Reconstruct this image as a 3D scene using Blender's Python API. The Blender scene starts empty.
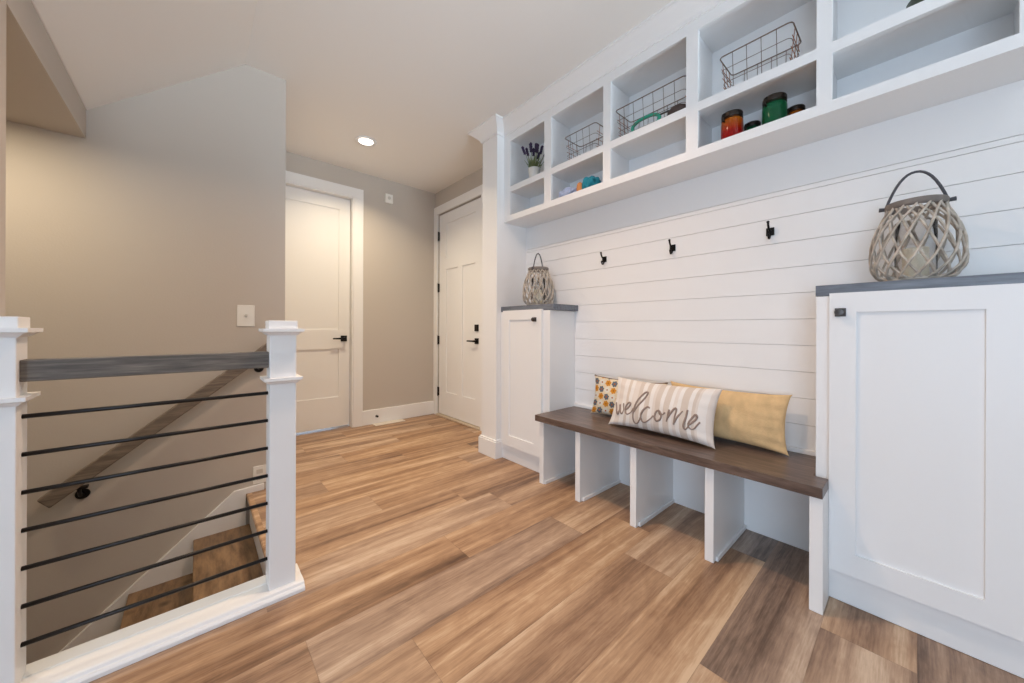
import bpy, bmesh, math, random
from mathutils import Vector, Matrix
random.seed(7)
scene = bpy.context.scene
COL = scene.collection
R = math.radians

# ------------------------------------------------------------------ materials
def srgb(r, g, b):
    f = lambda c: (c/255/12.92) if c/255 <= .04045 else ((c/255+.055)/1.055)**2.4
    return (f(r), f(g), f(b), 1)

def new_mat(name):
    m = bpy.data.materials.new(name); m.use_nodes = True
    nt = m.node_tree
    return m, nt, nt.nodes['Principled BSDF']

def mat(name, col, rough=.5, metal=0, bump=0, bscale=60, var=0, vscale=6, spec=.5, stretch=(1,1,1)):
    m, nt, p = new_mat(name)
    p.inputs['Base Color'].default_value = col
    p.inputs['Roughness'].default_value = rough
    p.inputs['Metallic'].default_value = metal
    p.inputs['Specular IOR Level'].default_value = spec
    tc = nt.nodes.new('ShaderNodeTexCoord'); mp = nt.nodes.new('ShaderNodeMapping')
    mp.inputs['Scale'].default_value = stretch
    nt.links.new(tc.outputs['Object'], mp.inputs['Vector'])
    if var:
        n = nt.nodes.new('ShaderNodeTexNoise'); n.inputs['Scale'].default_value = vscale; n.inputs['Detail'].default_value = 5
        nt.links.new(mp.outputs[0], n.inputs['Vector'])
        mx = nt.nodes.new('ShaderNodeMix'); mx.data_type = 'RGBA'
        mx.inputs[6].default_value = tuple(c*(1-var) for c in col[:3])+(1,)
        mx.inputs[7].default_value = tuple(min(1, c*(1+var)) for c in col[:3])+(1,)
        rp = nt.nodes.new('ShaderNodeMapRange'); rp.inputs[1].default_value = .3; rp.inputs[2].default_value = .7
        nt.links.new(n.outputs[0], rp.inputs[0]); nt.links.new(rp.outputs[0], mx.inputs[0])
        nt.links.new(mx.outputs[2], p.inputs['Base Color'])
    if bump:
        n2 = nt.nodes.new('ShaderNodeTexNoise'); n2.inputs['Scale'].default_value = bscale; n2.inputs['Detail'].default_value = 3
        nt.links.new(mp.outputs[0], n2.inputs['Vector'])
        b = nt.nodes.new('ShaderNodeBump'); b.inputs['Strength'].default_value = bump; b.inputs['Distance'].default_value = .004
        nt.links.new(n2.outputs[0], b.inputs['Height']); nt.links.new(b.outputs[0], p.inputs['Normal'])
    return m

def wood(name, dark, mid, light, scale=(1, 1, 1), rough=.45, knots=False):
    """stained wood; grain runs along the axis whose scale is small"""
    m, nt, p = new_mat(name)
    N, L = nt.nodes, nt.links
    tc = N.new('ShaderNodeTexCoord'); mp = N.new('ShaderNodeMapping'); mp.inputs['Scale'].default_value = scale
    L.new(tc.outputs['Object'], mp.inputs['Vector'])
    n = N.new('ShaderNodeTexNoise'); n.inputs['Scale'].default_value = 9; n.inputs['Detail'].default_value = 7; n.inputs['Roughness'].default_value = .65
    L.new(mp.outputs[0], n.inputs['Vector'])
    cr = N.new('ShaderNodeValToRGB'); e = cr.color_ramp.elements
    e[0].position = .32; e[0].color = dark; e[1].position = .68; e[1].color = light
    x = e.new(.5); x.color = mid
    L.new(n.outputs[0], cr.inputs[0])
    out = cr.outputs[0]
    if knots:
        v = N.new('ShaderNodeTexVoronoi'); v.inputs['Scale'].default_value = 5
        L.new(tc.outputs['Object'], v.inputs['Vector'])
        mr = N.new('ShaderNodeMapRange'); mr.inputs[1].default_value = .03; mr.inputs[2].default_value = .16
        L.new(v.outputs['Distance'], mr.inputs[0])
        mx = N.new('ShaderNodeMix'); mx.data_type = 'RGBA'; mx.inputs[6].default_value = tuple(c*.35 for c in dark[:3])+(1,)
        L.new(mr.outputs[0], mx.inputs[0]); L.new(out, mx.inputs[7]); out = mx.outputs[2]
    L.new(out, p.inputs['Base Color']); p.inputs['Roughness'].default_value = rough
    b = N.new('ShaderNodeBump'); b.inputs['Strength'].default_value = .15; b.inputs['Distance'].default_value = .003
    L.new(n.outputs[0], b.inputs['Height']); L.new(b.outputs[0], p.inputs['Normal'])
    return m

M = {}
M['wall']   = mat('greige_wall_paint', srgb(199,190,180), .75, bump=.12, bscale=140)
M['ceil']   = mat('ceiling_paint', srgb(242,238,233), .85, bump=.1, bscale=120)
M['white']  = mat('white_trim_paint', srgb(242,241,240), .38)
M['shelfw'] = mat('white_cabinet_paint', srgb(240,240,240), .36)
M['ship']   = mat('white_shiplap_paint', srgb(242,241,240), .42)
M['dark']   = mat('black_hardware', srgb(30,27,26), .35, metal=.6)
M['iron']   = mat('black_iron_bar', srgb(24,20,19), .42, metal=.3)
M['gray']   = mat('old_nickel', srgb(84,80,78), .35, metal=.8)
M['plate']  = mat('white_plastic', srgb(240,238,232), .35)
M['plateshade'] = mat('ivory_plastic', srgb(214,211,204), .4)
M['bench']  = wood('walnut_stain', srgb(70,56,50), srgb(98,80,71), srgb(122,103,92), (6,.7,6), .3)
M['counter']= wood('grey_stain', srgb(88,93,102), srgb(106,112,122), srgb(124,130,140), (6,.7,6), .4)
M['grail']  = wood('weathered_grey_stain', srgb(78,73,69), srgb(104,98,92), srgb(136,127,117), (.6,6,9), .5)
M['hrail']  = wood('grey_brown_stain', srgb(96,86,76), srgb(120,108,96), srgb(144,131,117), (.8,6,9), .5)
M['tread']  = wood('knotty_tread_stain', srgb(90,68,48), srgb(130,103,76), srgb(156,126,94), (3,.6,3), .4, knots=True)
M['lattice']= mat('weathered_willow', srgb(190,179,166), .8, var=.3, vscale=30, bump=.5, bscale=90)
M['band']   = mat('grey_willow_band', srgb(120,112,106), .8, var=.25, vscale=30)
M['rope']   = mat('dark_grey_handle', srgb(72,72,78), .6)
M['wire']   = mat('bronze_wire', srgb(122,102,88), .5, metal=.3)
M['wireend']= mat('copper_wire', srgb(168,112,80), .5, metal=.3)
M['lid']    = mat('dark_bronze_lid', srgb(46,38,32), .35, metal=.6)
M['wax']    = mat('cream_wax', srgb(232,222,200), .5)
M['potw']   = mat('white_enamel_pot', srgb(226,222,214), .35, var=.05)
M['leaf']   = mat('grey_green_leaf', srgb(116,128,84), .6, var=.3, vscale=40)
M['lav']    = mat('dark_purple_flower', srgb(66,52,82), .7, var=.3, vscale=60)
M['teal']   = mat('teal_fabric', srgb(36,140,160), .75, bump=.4, bscale=200)
M['tool']   = mat('teal_green_plastic', srgb(52,166,136), .4)
M['toolb']  = mat('dark_brown_grip', srgb(74,58,52), .6)
M['lilac']  = mat('pale_lilac_fabric', srgb(170,182,212), .8, var=.12, vscale=50, bump=.4, bscale=200)
M['orange'] = mat('orange_felt', srgb(224,150,92), .8)
M['dkgreen']= mat('dark_green_glaze', srgb(70,78,62), .4)
M['vent']   = mat('cream_metal_register', srgb(232,222,208), .4)
M['bronze'] = mat('threshold_metal', srgb(206,190,168), .4, metal=.2)
M['burlap'] = mat('mustard_linen', srgb(222,187,138), .9, var=.10, vscale=25, bump=.6, bscale=260, stretch=(1,1,.5))
M['ink']    = mat('brown_script_thread', srgb(150,130,118), .85)
M['brownp'] = mat('brown_piping', srgb(110,78,54), .8)

def emis(name, col, s):
    m, nt, p = new_mat(name)
    p.inputs['Base Color'].default_value = (.9,.9,.9,1)
    p.inputs['Emission Color'].default_value = col; p.inputs['Emission Strength'].default_value = s
    return m
M['lamp'] = emis('lamp_diffuser_glow', srgb(255,244,226), 9)

def glass(name, col, rough=.05):
    m, nt, p = new_mat(name)
    p.inputs['Base Color'].default_value = col; p.inputs['Roughness'].default_value = rough
    p.inputs['Transmission Weight'].default_value = .75; p.inputs['IOR'].default_value = 1.3
    return m
M['gclear'] = glass('clear_glass', (1,1,1,1), 0.0)
M['gclear'].node_tree.nodes['Principled BSDF'].inputs['Transmission Weight'].default_value = 1
M['gclear'].node_tree.nodes['Principled BSDF'].inputs['IOR'].default_value = 1.12
M['ggreen'] = glass('green_glass', srgb(30,150,98), .12)

def red_glass():
    m, nt, p = new_mat('red_amber_glass')
    N, L = nt.nodes, nt.links
    tc = N.new('ShaderNodeTexCoord'); s = N.new('ShaderNodeSeparateXYZ'); L.new(tc.outputs['Object'], s.inputs[0])
    cr = N.new('ShaderNodeValToRGB'); e = cr.color_ramp.elements
    e[0].position = .045; e[0].color = srgb(206,34,28); e[1].position = .105; e[1].color = srgb(222,128,34)
    L.new(s.outputs[2], cr.inputs[0]); L.new(cr.outputs[0], p.inputs['Base Color'])
    p.inputs['Roughness'].default_value = .12; p.inputs['Transmission Weight'].default_value = .6; p.inputs['IOR'].default_value = 1.3
    return m
M['gred'] = red_glass()

def floor_mat():
    m, nt, p = new_mat('vinyl_plank_floor')
    N, L = nt.nodes, nt.links
    def node(t, **k):
        n = N.new(t)
        for a, v in k.items(): setattr(n, a, v)
        return n
    at = node('ShaderNodeAttribute', attribute_name='tone'); sd = node('ShaderNodeAttribute', attribute_name='seed')
    gy = node('ShaderNodeAttribute', attribute_name='grey')
    tc = node('ShaderNodeTexCoord'); sp = node('ShaderNodeSeparateXYZ'); L.new(tc.outputs['Object'], sp.inputs[0])
    def comb(sx, sy):
        a = node('ShaderNodeMath', operation='MULTIPLY'); a.inputs[1].default_value = sx; L.new(sp.outputs[0], a.inputs[0])
        b = node('ShaderNodeMath', operation='MULTIPLY'); b.inputs[1].default_value = sy; L.new(sp.outputs[1], b.inputs[0])
        c = node('ShaderNodeMath', operation='MULTIPLY'); c.inputs[1].default_value = 37.3; L.new(sd.outputs['Fac'], c.inputs[0])
        cb = node('ShaderNodeCombineXYZ'); L.new(a.outputs[0], cb.inputs[0]); L.new(b.outputs[0], cb.inputs[1]); L.new(c.outputs[0], cb.inputs[2])
        return cb
    def noise(sx, sy, det, ro=.55, dist=0):
        n = node('ShaderNodeTexNoise'); n.inputs['Scale'].default_value = 1; n.inputs['Detail'].default_value = det
        n.inputs['Roughness'].default_value = ro; n.inputs['Distortion'].default_value = dist
        L.new(comb(sx, sy).outputs[0], n.inputs['Vector']); return n
    broad = noise(.55, 8, 2, .5, .5); streak = noise(1.3, 34, 5, .65, .4); grain = noise(14, 190, 3, .6)
    blot = noise(7, 16, 4, .6, .8)
    def mad(n, k, add):
        a = node('ShaderNodeMath', operation='MULTIPLY_ADD'); a.inputs[1].default_value = k; a.inputs[2].default_value = add
        L.new(n.outputs[0], a.inputs[0]); return a
    def plus(a, b, bo=0):
        s = node('ShaderNodeMath', operation='ADD'); L.new(a.outputs[0], s.inputs[0]); L.new(b.outputs[bo], s.inputs[1]); return s
    t = mad(broad, 1.45, -.725)
    t = plus(t, mad(streak, .85, -.425)); t = plus(t, mad(grain, .42, -.21)); t = plus(t, mad(blot, .4, -.2))
    tn = node('ShaderNodeMath', operation='MULTIPLY_ADD'); tn.inputs[1].default_value = .62; tn.inputs[2].default_value = .325; L.new(at.outputs['Fac'], tn.inputs[0])
    t = plus(t, tn)
    cr = node('ShaderNodeValToRGB'); e = cr.color_ramp.elements
    e[0].position = 0; e[0].color = srgb(78,56,42); e[1].position = 1; e[1].color = srgb(212,182,150)
    for pos, c in ((.25, srgb(112,83,62)), (.5, srgb(152,117,89)), (.75, srgb(184,148,115))):
        x = e.new(pos); x.color = c
    L.new(t.outputs[0], cr.inputs[0])
    hs = node('ShaderNodeHueSaturation'); L.new(cr.outputs[0], hs.inputs['Color'])
    ss = node('ShaderNodeMath', operation='MULTIPLY_ADD'); ss.inputs[1].default_value = -.5; ss.inputs[2].default_value = 1.0
    L.new(gy.outputs['Fac'], ss.inputs[0]); L.new(ss.outputs[0], hs.inputs['Saturation'])
    L.new(hs.outputs[0], p.inputs['Base Color'])
    p.inputs['Roughness'].default_value = .42; p.inputs['Specular IOR Level'].default_value = .35
    b = node('ShaderNodeBump'); b.inputs['Strength'].default_value = .12; b.inputs['Distance'].default_value = .002
    L.new(grain.outputs[0], b.inputs['Height']); L.new(b.outputs[0], p.inputs['Normal'])
    return m
M['floor'] = floor_mat()

def stripe_mat():
    m, nt, p = new_mat('striped_cotton')
    N, L = nt.nodes, nt.links
    uv = N.new('ShaderNodeUVMap'); uv.uv_map = 'UVMap'; s = N.new('ShaderNodeSeparateXYZ'); L.new(uv.outputs[0], s.inputs[0])
    cr = N.new('ShaderNodeValToRGB'); cr.color_ramp.interpolation = 'CONSTANT'
    W_, T_, P_ = srgb(233,226,220), srgb(212,197,184), srgb(224,212,202)
    stops = [(0,W_),(.06,P_),(.12,W_),(.17,T_),(.20,W_),(.24,P_),(.30,T_),(.34,W_),(.385,T_),(.43,W_),(.47,P_),(.50,T_),(.55,W_),(.585,T_),(.64,W_),(.67,P_),(.70,W_),(.735,T_),(.80,W_),(.835,T_),(.86,P_),(.88,W_),(.95,P_)]
    e = cr.color_ramp.elements
    e[0].position = 0; e[0].color = stops[0][1]; e[1].position = stops[1][0]; e[1].color = stops[1][1]
    for q, c in stops[2:]:
        x = e.new(q); x.color = c
    L.new(s.outputs[0], cr.inputs[0]); L.new(cr.outputs[0], p.inputs['Base Color']); p.inputs['Roughness'].default_value = .9
    tc = N.new('ShaderNodeTexCoord'); n = N.new('ShaderNodeTexNoise'); n.inputs['Scale'].default_value = 260
    L.new(tc.outputs['Object'], n.inputs['Vector'])
    b = N.new('ShaderNodeBump'); b.inputs['Strength'].default_value = .4; b.inputs['Distance'].default_value = .003
    L.new(n.outputs[0], b.inputs['Height']); L.new(b.outputs[0], p.inputs['Normal'])
    return m
M['stripe'] = stripe_mat()

def flower_mat():
    m, nt, p = new_mat('floral_cotton')
    N, L = nt.nodes, nt.links
    def math_(op, a, b=None, c=None):
        n = N.new('ShaderNodeMath'); n.operation = op
        for i, v in enumerate((a, b, c)):
            if v is None: continue
            if isinstance(v, (int, float)): n.inputs[i].default_value = v
            else: L.new(v, n.inputs[i])
        return n.outputs[0]
    uv = N.new('ShaderNodeUVMap'); uv.uv_map = 'UVMap'; s = N.new('ShaderNodeSeparateXYZ'); L.new(uv.outputs[0], s.inputs[0])
    U, V = math_('MULTIPLY', s.outputs[0], 10.0), math_('MULTIPLY', s.outputs[1], 5.2)
    iu, iv = math_('FLOOR', U), math_('FLOOR', V)
    fu, fv = math_('SUBTRACT', math_('SUBTRACT', U, iu), .5), math_('SUBTRACT', math_('SUBTRACT', V, iv), .5)
    d = math_('SQRT', math_('ADD', math_('MULTIPLY', fu, fu), math_('MULTIPLY', fv, fv)))
    ang = math_('ARCTAN2', fv, fu)
    rad = math_('MULTIPLY_ADD', math_('SINE', math_('MULTIPLY', ang, 6.0)), .05, .43)
    inside = math_('LESS_THAN', d, rad); eye = math_('LESS_THAN', d, .12)
    par = math_('MODULO', math_('ADD', iu, math_('MULTIPLY', iv, 1.0)), 3.0)
    cr = N.new('ShaderNodeValToRGB'); cr.color_ramp.interpolation = 'CONSTANT'; e = cr.color_ramp.elements
    e[0].position = 0; e[0].color = srgb(206,138,38); e[1].position = .3; e[1].color = srgb(98,104,112); x = e.new(.6); x.color = srgb(222,216,204)
    L.new(math_('DIVIDE', par, 3.0), cr.inputs[0])
    mx = N.new('ShaderNodeMix'); mx.data_type = 'RGBA'; mx.inputs[6].default_value = srgb(226,208,178)
    L.new(inside, mx.inputs[0]); L.new(cr.outputs[0], mx.inputs[7])
    m2 = N.new('ShaderNodeMix'); m2.data_type = 'RGBA'; m2.inputs[7].default_value = srgb(170,92,28)
    L.new(eye, m2.inputs[0]); L.new(mx.outputs[2], m2.inputs[6])
    L.new(m2.outputs[2], p.inputs['Base Color']); p.inputs['Roughness'].default_value = .9
    return m
M['flower'] = flower_mat()

# ------------------------------------------------------------------ mesh helpers
class MB:
    def __init__(self): self.bm = bmesh.new()
    def box(self, x0, x1, y0, y1, z0, z1):
        v = [self.bm.verts.new((x, y, z)) for x in (x0, x1) for y in (y0, y1) for z in (z0, z1)]
        for f in ((0,1,3,2),(4,6,7,5),(0,4,5,1),(2,3,7,6),(0,2,6,4),(1,5,7,3)):
            self.bm.faces.new([v[i] for i in f])
        return self
    def prism(self, poly, f0, f1):
        """poly: list of 2D pts; f0/f1 map a 2D pt to 3D for both ends"""
        a = [self.bm.verts.new(f0(*p)) for p in poly]; b = [self.bm.verts.new(f1(*p)) for p in poly]
        self.bm.faces.new(a); self.bm.faces.new(b[::-1]); n = len(poly)
        for i in range(n): self.bm.faces.new([a[i], b[i], b[(i+1)%n], a[(i+1)%n]])
        return self
    def tube(self, pts, r, seg=8, closed=False, flat=None):
        pts = [Vector(p) for p in pts]; n = len(pts); rings = []
        prev = None
        for i, p in enumerate(pts):
            if closed: t = pts[(i+1)%n] - pts[i-1]
            else: t = pts[min(i+1, n-1)] - pts[max(i-1, 0)]
            t.normalize()
            if prev is None:
                ref = Vector((0,0,1)) if abs(t.z) < .9 else Vector((1,0,0))
                u = t.cross(ref).normalized()
            else:
                u = (prev - t*prev.dot(t)).normalized()
            w = t.cross(u).normalized(); prev = u
            rr = r[i] if isinstance(r, (list, tuple)) else r
            rings.append([self.bm.verts.new(p + (u*math.cos(2*math.pi*k/seg) + w*math.sin(2*math.pi*k/seg))*rr) for k in range(seg)])
        m = n if closed else n-1
        for i in range(m):
            A, B = rings[i], rings[(i+1)%n]
            for k in range(seg): self.bm.faces.new([A[k], A[(k+1)%seg], B[(k+1)%seg], B[k]])
        if not closed:
            self.bm.faces.new(rings[0][::-1]); self.bm.faces.new(rings[-1])
        return self
    def lathe(self, prof, seg=32, c=(0,0,0)):
        rings = []
        for r, z in prof:
            if r < 1e-6: rings.append([self.bm.verts.new((c[0], c[1], c[2]+z))])
            else: rings.append([self.bm.verts.new((c[0]+r*math.cos(2*math.pi*k/seg), c[1]+r*math.sin(2*math.pi*k/seg), c[2]+z)) for k in range(seg)])
        for A, B in zip(rings, rings[1:]):
            for k in range(seg):
                f = []
                for q in (A[k % len(A)], A[(k+1) % len(A)], B[(k+1) % len(B)], B[k % len(B)]):
                    if q not in f: f.append(q)
                if len(f) > 2: self.bm.faces.new(f)
        return self
    def grid_slab(self, us, vs, depth, back, mp):
        """panelled slab: cell (i,j) front at depth(i,j) (None = hole), back plane at `back`; mp(u,v,d)->xyz"""
        nu, nv = len(us)-1, len(vs)-1
        D = [[depth(i, j) for j in range(nv)] for i in range(nu)]
        g = lambda i, j: D[i][j] if 0 <= i < nu and 0 <= j < nv else None
        q = lambda pts: self.bm.faces.new([self.bm.verts.new(mp(*p)) for p in pts])
        for i in range(nu):
            for j in range(nv):
                d = D[i][j]
                if d is None: continue
                u0, u1, v0, v1 = us[i], us[i+1], vs[j], vs[j+1]
                q([(u0,v0,d),(u1,v0,d),(u1,v1,d),(u0,v1,d)]); q([(u0,v0,back),(u0,v1,back),(u1,v1,back),(u1,v0,back)])
                for (a, b, e) in (((u1,v0),(u1,v1),g(i+1,j)), ((u0,v0),(u0,v1),g(i-1,j)), ((u0,v1),(u1,v1),g(i,j+1)), ((u0,v0),(u1,v0),g(i,j-1))):
                    dd = back if e is None else e
                    if e is None or dd > d: q([(*a,d),(*b,d),(*b,dd),(*a,dd)])
        bmesh.ops.remove_doubles(self.bm, verts=self.bm.verts, dist=1e-5)
        return self
    def build(self, name, m, parent=None, bevel=0, smooth=False, loc=None):
        bmesh.ops.recalc_face_normals(self.bm, faces=self.bm.faces)
        me = bpy.data.meshes.new(name); self.bm.to_mesh(me); self.bm.free()
        me.materials.append(m)
        if smooth:
            for p in me.polygons: p.use_smooth = True
        o = bpy.data.objects.new(name, me); COL.objects.link(o)
        if parent: o.parent = parent
        if loc: o.location = loc
        if bevel:
            b = o.modifiers.new('bevel', 'BEVEL'); b.width = bevel; b.segments = 2; b.limit_method = 'ANGLE'; b.angle_limit = R(40)
        return o

def thing(name, label, cat, loc=(0,0,0), rz=0, group=None):
    o = bpy.data.objects.new(name, None); COL.objects.link(o)
    o.empty_display_size = .05
    o.location = loc; o.rotation_euler = (0,0,rz); o['label'] = label; o['category'] = cat
    if group: o['group'] = group
    return o
def struct(o, label=None):
    o['kind'] = 'structure'
    if label: o['label'] = label
    return o
def dup(root, loc, label, rz=None):
    r = root.copy(); COL.objects.link(r); r.location = loc; r['label'] = label
    if rz is not None: r.rotation_euler = (0,0,rz)
    for ch in list(root.children):
        c = ch.copy(); COL.objects.link(c); c.parent = r
        for g in ch.children:
            d = g.copy(); COL.objects.link(d); d.parent = c
    return r

H_CEIL = 2.74
# ------------------------------------------------------------------ floor (planks run along X, 0.2286 wide)
def build_floor():
    bm = bmesh.new()
    tone = bm.faces.layers.float.new('tone'); seed = bm.faces.layers.float.new('seed'); grey = bm.faces.layers.float.new('grey')
    PW, Y0 = .2286, .4515
    XA, XB = -2.6, 2.36
    # (joint phase, {piece containing x: tone, grey})
    known = {0:(1.946,{1.4:(.72,.05),2.0:(.12,.9)}), -1:(1.20,{.9:(.70,.15),1.6:(.30,.55)}), -2:(.45,{1.2:(.50,.35)}), -3:(.80,{1.4:(.28,.45)}),
             1:(.30,{1.0:(.62,.1)}), 2:(.555,{.3:(.66,.1),1.2:(.52,0)}), 3:(1.50,{1.0:(.34,.35),1.9:(.46,.1)}), 4:(.95,{.5:(.52,0),1.6:(.52,0)}),
             5:(.20,{.9:(.44,.3)}), 6:(1.25,{.6:(.55,.1),1.7:(.45,.1)}), 7:(.816,{.4:(.62,.2),1.4:(.50,.05)}), 8:(1.62,{1:(.60,.0)}),
             9:(.645,{.3:(.45,.2),1.2:(.62,0)}), 10:(1.296,{.8:(.48,.1),1.8:(.40,0)}), 11:(.9,{1.5:(.55,0)}), 12:(1.447,{.9:(.5,.2),1.9:(.34,0)}), 13:(.7,{}), 14:(1.1,{})}
    PL = 1.22; G = .0005
    for k in range(-16, 16):
        rnd = random.Random(k*17+5)
        y0, y1 = Y0+PW*k, Y0+PW*(k+1)
        if y0 > 4.4: continue
        ph, kn = known.get(k, (rnd.uniform(0, PL), {}))
        x = ph - PL*math.ceil((ph-XA)/PL)
        while x < XB:
            xa, xb = max(x, XA), min(x+PL, XB); x += PL
            if xb - xa < .01: continue
            t, g = rnd.uniform(.36,.62), rnd.uniform(0,.3)
            for kx, (tt, gg) in kn.items():
                if xa <= kx < xb: t, g = tt, gg
            s = rnd.random()
            ys = sorted({y0, y1} | {c for c in (1.79, 2.838) if y0 < c < y1})
            for a, b in zip(ys, ys[1:]):
                mid = (a+b)/2; x0 = xa
                if 1.79 < mid < 2.838: x0 = max(xa, .270)
                elif mid > 2.838: x0 = max(xa, .45)
                if xb - x0 < .005: continue
                A = a + (G if a == y0 else 0); B = b - (G if b == y1 else 0)
                e0 = x0 + (G if x0 == xa else 0); e1 = xb - G
                f = bm.faces.new([bm.verts.new(p) for p in ((e0,A,0),(e1,A,0),(e1,B,0),(e0,B,0))])
                f[tone] = t; f[seed] = s; f[grey] = g
    # sub-floor slab below the planks
    def slab(x0,x1,y0,y1,z0=-.25,z1=-.0015):
        v = [bm.verts.new((x,y,z)) for x in (x0,x1) for y in (y0,y1) for z in (z0,z1)]
        for fi in ((0,1,3,2),(4,6,7,5),(0,4,5,1),(2,3,7,6),(0,2,6,4),(1,5,7,3)):
            f = bm.faces.new([v[i] for i in fi]); f[tone] = .12; f[seed] = .5; f[grey] = .3
    slab(-2.6,2.36,-3.2,1.70); slab(.2602,2.36,1.70,4.4)
    # bullnose of the landing edge
    seg = 6
    pts = [(.248,0),(.2425,-.005),(.2405,-.013),(.2435,-.021),(.250,-.024),(.275,-.024),(.275,-.0012),(.2705,0)]
    a = [bm.verts.new((x,1.795,z)) for x,z in pts]; b = [bm.verts.new((x,2.836,z)) for x,z in pts]
    for i in range(len(pts)):
        f = bm.faces.new([a[i], b[i], b[(i+1)%len(pts)], a[(i+1)%len(pts)]]); f[tone] = .55; f[seed] = .3; f[grey] = 0
    me = bpy.data.meshes.new('floor'); bm.to_mesh(me); bm.free(); me.materials.append(M['floor'])
    o = bpy.data.objects.new('floor', me); COL.objects.link(o); return struct(o)
build_floor()

# ------------------------------------------------------------------ shell
S = lambda name, mb, m, **k: struct(mb.build(name, m, **k))
# ceilings
S('ceiling', MB().box(.23,2.36,-3.2,4.4,2.74,2.86), M['ceil'])
z_at = lambda x: 2.74 - (.23-x)*.853
S('ceiling_slope', MB().prism([(.23,2.74),(-.425,z_at(-.425)),(-2.6,z_at(-.425)),(-2.6,2.4),(-.5,2.40),(.23,2.86)],
   lambda x,z:(x,1.745,z), lambda x,z:(x,2.85,z)) , M['ceil'])
# the slope runs on over the room in front of the railing
S('ceiling_left', MB().prism([(.23,2.74),(-.425,z_at(-.425)),(-.525,z_at(-.425)),(-.525,2.5),(.23,2.86)],
   lambda x,z:(x,-3.2,z), lambda x,z:(x,1.745,z)).box(-2.6,-.44,-3.2,1.745,2.18,2.3), M['ceil'])
S('wall_bulkhead', MB().box(-.55,-.43,1.8115,2.8378,2.03,2.2), M['wall'])
S('ceiling_soffit', MB().box(-2.6,-.5502,1.8115,2.8378,2.03,2.12), M['wall'])
# walls
S('wall_stair', MB().box(-2.6,.45,2.838,2.96,-1.6,2.9), M['wall'])
S('wall_return', MB().box(.33,.45,2.96,4.10,0,2.9), M['wall'])
D1 = (.385, 1.252, 2.452)       # opening of door 1: x0, x1, top
S('wall_back', MB().box(.33,D1[0],3.98,4.10,0,2.9).box(D1[1],2.36,3.98,4.10,0,2.9).box(D1[0],D1[1],3.98,4.10,D1[2],2.9), M['wall'])
D2 = (3.00, 3.895, 2.455)
S('wall_right', MB().box(2.205,2.33,-3.2,2.46,0,2.9).box(2.23,2.35,2.46,D2[0],0,2.9).box(2.23,2.35,D2[1],4.10,0,2.9).box(2.23,2.35,D2[0],D2[1],D2[2],2.9), M['wall'])
S('wall_rail_end', MB().box(-2.6,-.4305,1.762,1.811,-1.6,2.9), M['wall'])
S('wall_stairwell_left', MB().box(-2.7,-2.6,1.70,2.96,-1.6,2.9), M['wall'])
S('wall_stairwell_front', MB().box(-2.6,.243,1.70,1.785,-1.6,-.002), M['wall'])
S('wall_stairwell_head', MB().box(.2602,.36,1.70,2.8378,-1.6,-.25), M['wall'])
S('floor_stairwell', MB().box(-2.6,.36,1.66,2.9,-1.75,-1.6), M['floor'])
# behind the camera: two walls with big windows
S('wall_left', MB().box(-2.72,-2.6,-3.2,1.88,0,.25).box(-2.72,-2.6,-3.2,1.88,2.1,2.9).box(-2.72,-2.6,-3.2,-2.4,.25,2.1).box(-2.72,-2.6,.9,1.88,.25,2.1), M['wall'])
S('wall_front', MB().box(-2.72,2.36,-3.32,-3.2,0,.2).box(-2.72,2.36,-3.32,-3.2,2.2,2.9).box(-2.72,-1.9,-3.32,-3.2,.2,2.2).box(1.9,2.36,-3.32,-3.2,.2,2.2), M['wall'])
w1 = S('window_1', MB().box(-2.70,-2.62,-2.4,.9,.25,.31).box(-2.70,-2.62,-2.4,.9,2.04,2.1).box(-2.70,-2.62,-2.4,-2.34,.25,2.1).box(-2.70,-2.62,.84,.9,.25,2.1).box(-2.69,-2.63,-.78,-.72,.25,2.1), M['white'])
w2 = S('window_2', MB().box(-1.9,1.9,-3.3,-3.22,.2,.26).box(-1.9,1.9,-3.3,-3.22,2.14,2.2).box(-1.9,-1.84,-3.3,-3.22,.2,2.2).box(1.84,1.9,-3.3,-3.22,.2,2.2).box(-.03,.03,-3.29,-3.23,.2,2.2), M['white'])

# ------------------------------------------------------------------ doors, casings, baseboards
def panel_door(us, vs, holes, thick, inset, mp):
    mb = MB()
    def depth(i, j):
        u, v = (us[i]+us[i+1])/2, (vs[j]+vs[j+1])/2
        for (a, b, c, d) in holes:
            if a < u < b and c < v < d:
                m_ = .012
                return inset
        return 0
    return mb.grid_slab(us, vs, depth, thick, mp)

# door 1 (two panels) set deep in its jamb
d1 = S('door_1', panel_door([.405,.515,1.125,1.235],[.022,.335,.84,1.04,2.312,2.435],[(.515,1.125,.335,.84),(.515,1.125,1.04,2.312)],.04,.010, lambda u,v,d:(u,4.035+d,v)), M['white'])
def lever(name, parent, c, along, out, flip=1):
    """c: rose centre on the door face; along: unit vector the lever points to; out: unit vector off the door"""
    c, a, o_ = Vector(c), Vector(along), Vector(out); up = Vector((0,0,1))
    mb = MB()
    def fr(p, s): return tuple(c + a*p[0] + up*p[1] + o_*s)
    mb.prism([(-.031,-.031),(.031,-.031),(.031,.031),(-.031,.031)], lambda x,y: fr((x,y),0), lambda x,y: fr((x,y),.010))
    mb.tube([tuple(c+o_*.008), tuple(c+o_*.05)], .011, 12)
    mb.prism([(-.012,-.010),(.115,-.007),(.12,0),(.115,.008),(-.012,.010)], lambda x,y: fr((x,y),.040), lambda x,y: fr((x,y),.054))
    return mb.build(name, M['dark'], parent, bevel=.002)
lever('lever_handle', d1, (1.175,4.035,.948), (-1,0,0), (0,-1,0))
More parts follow.
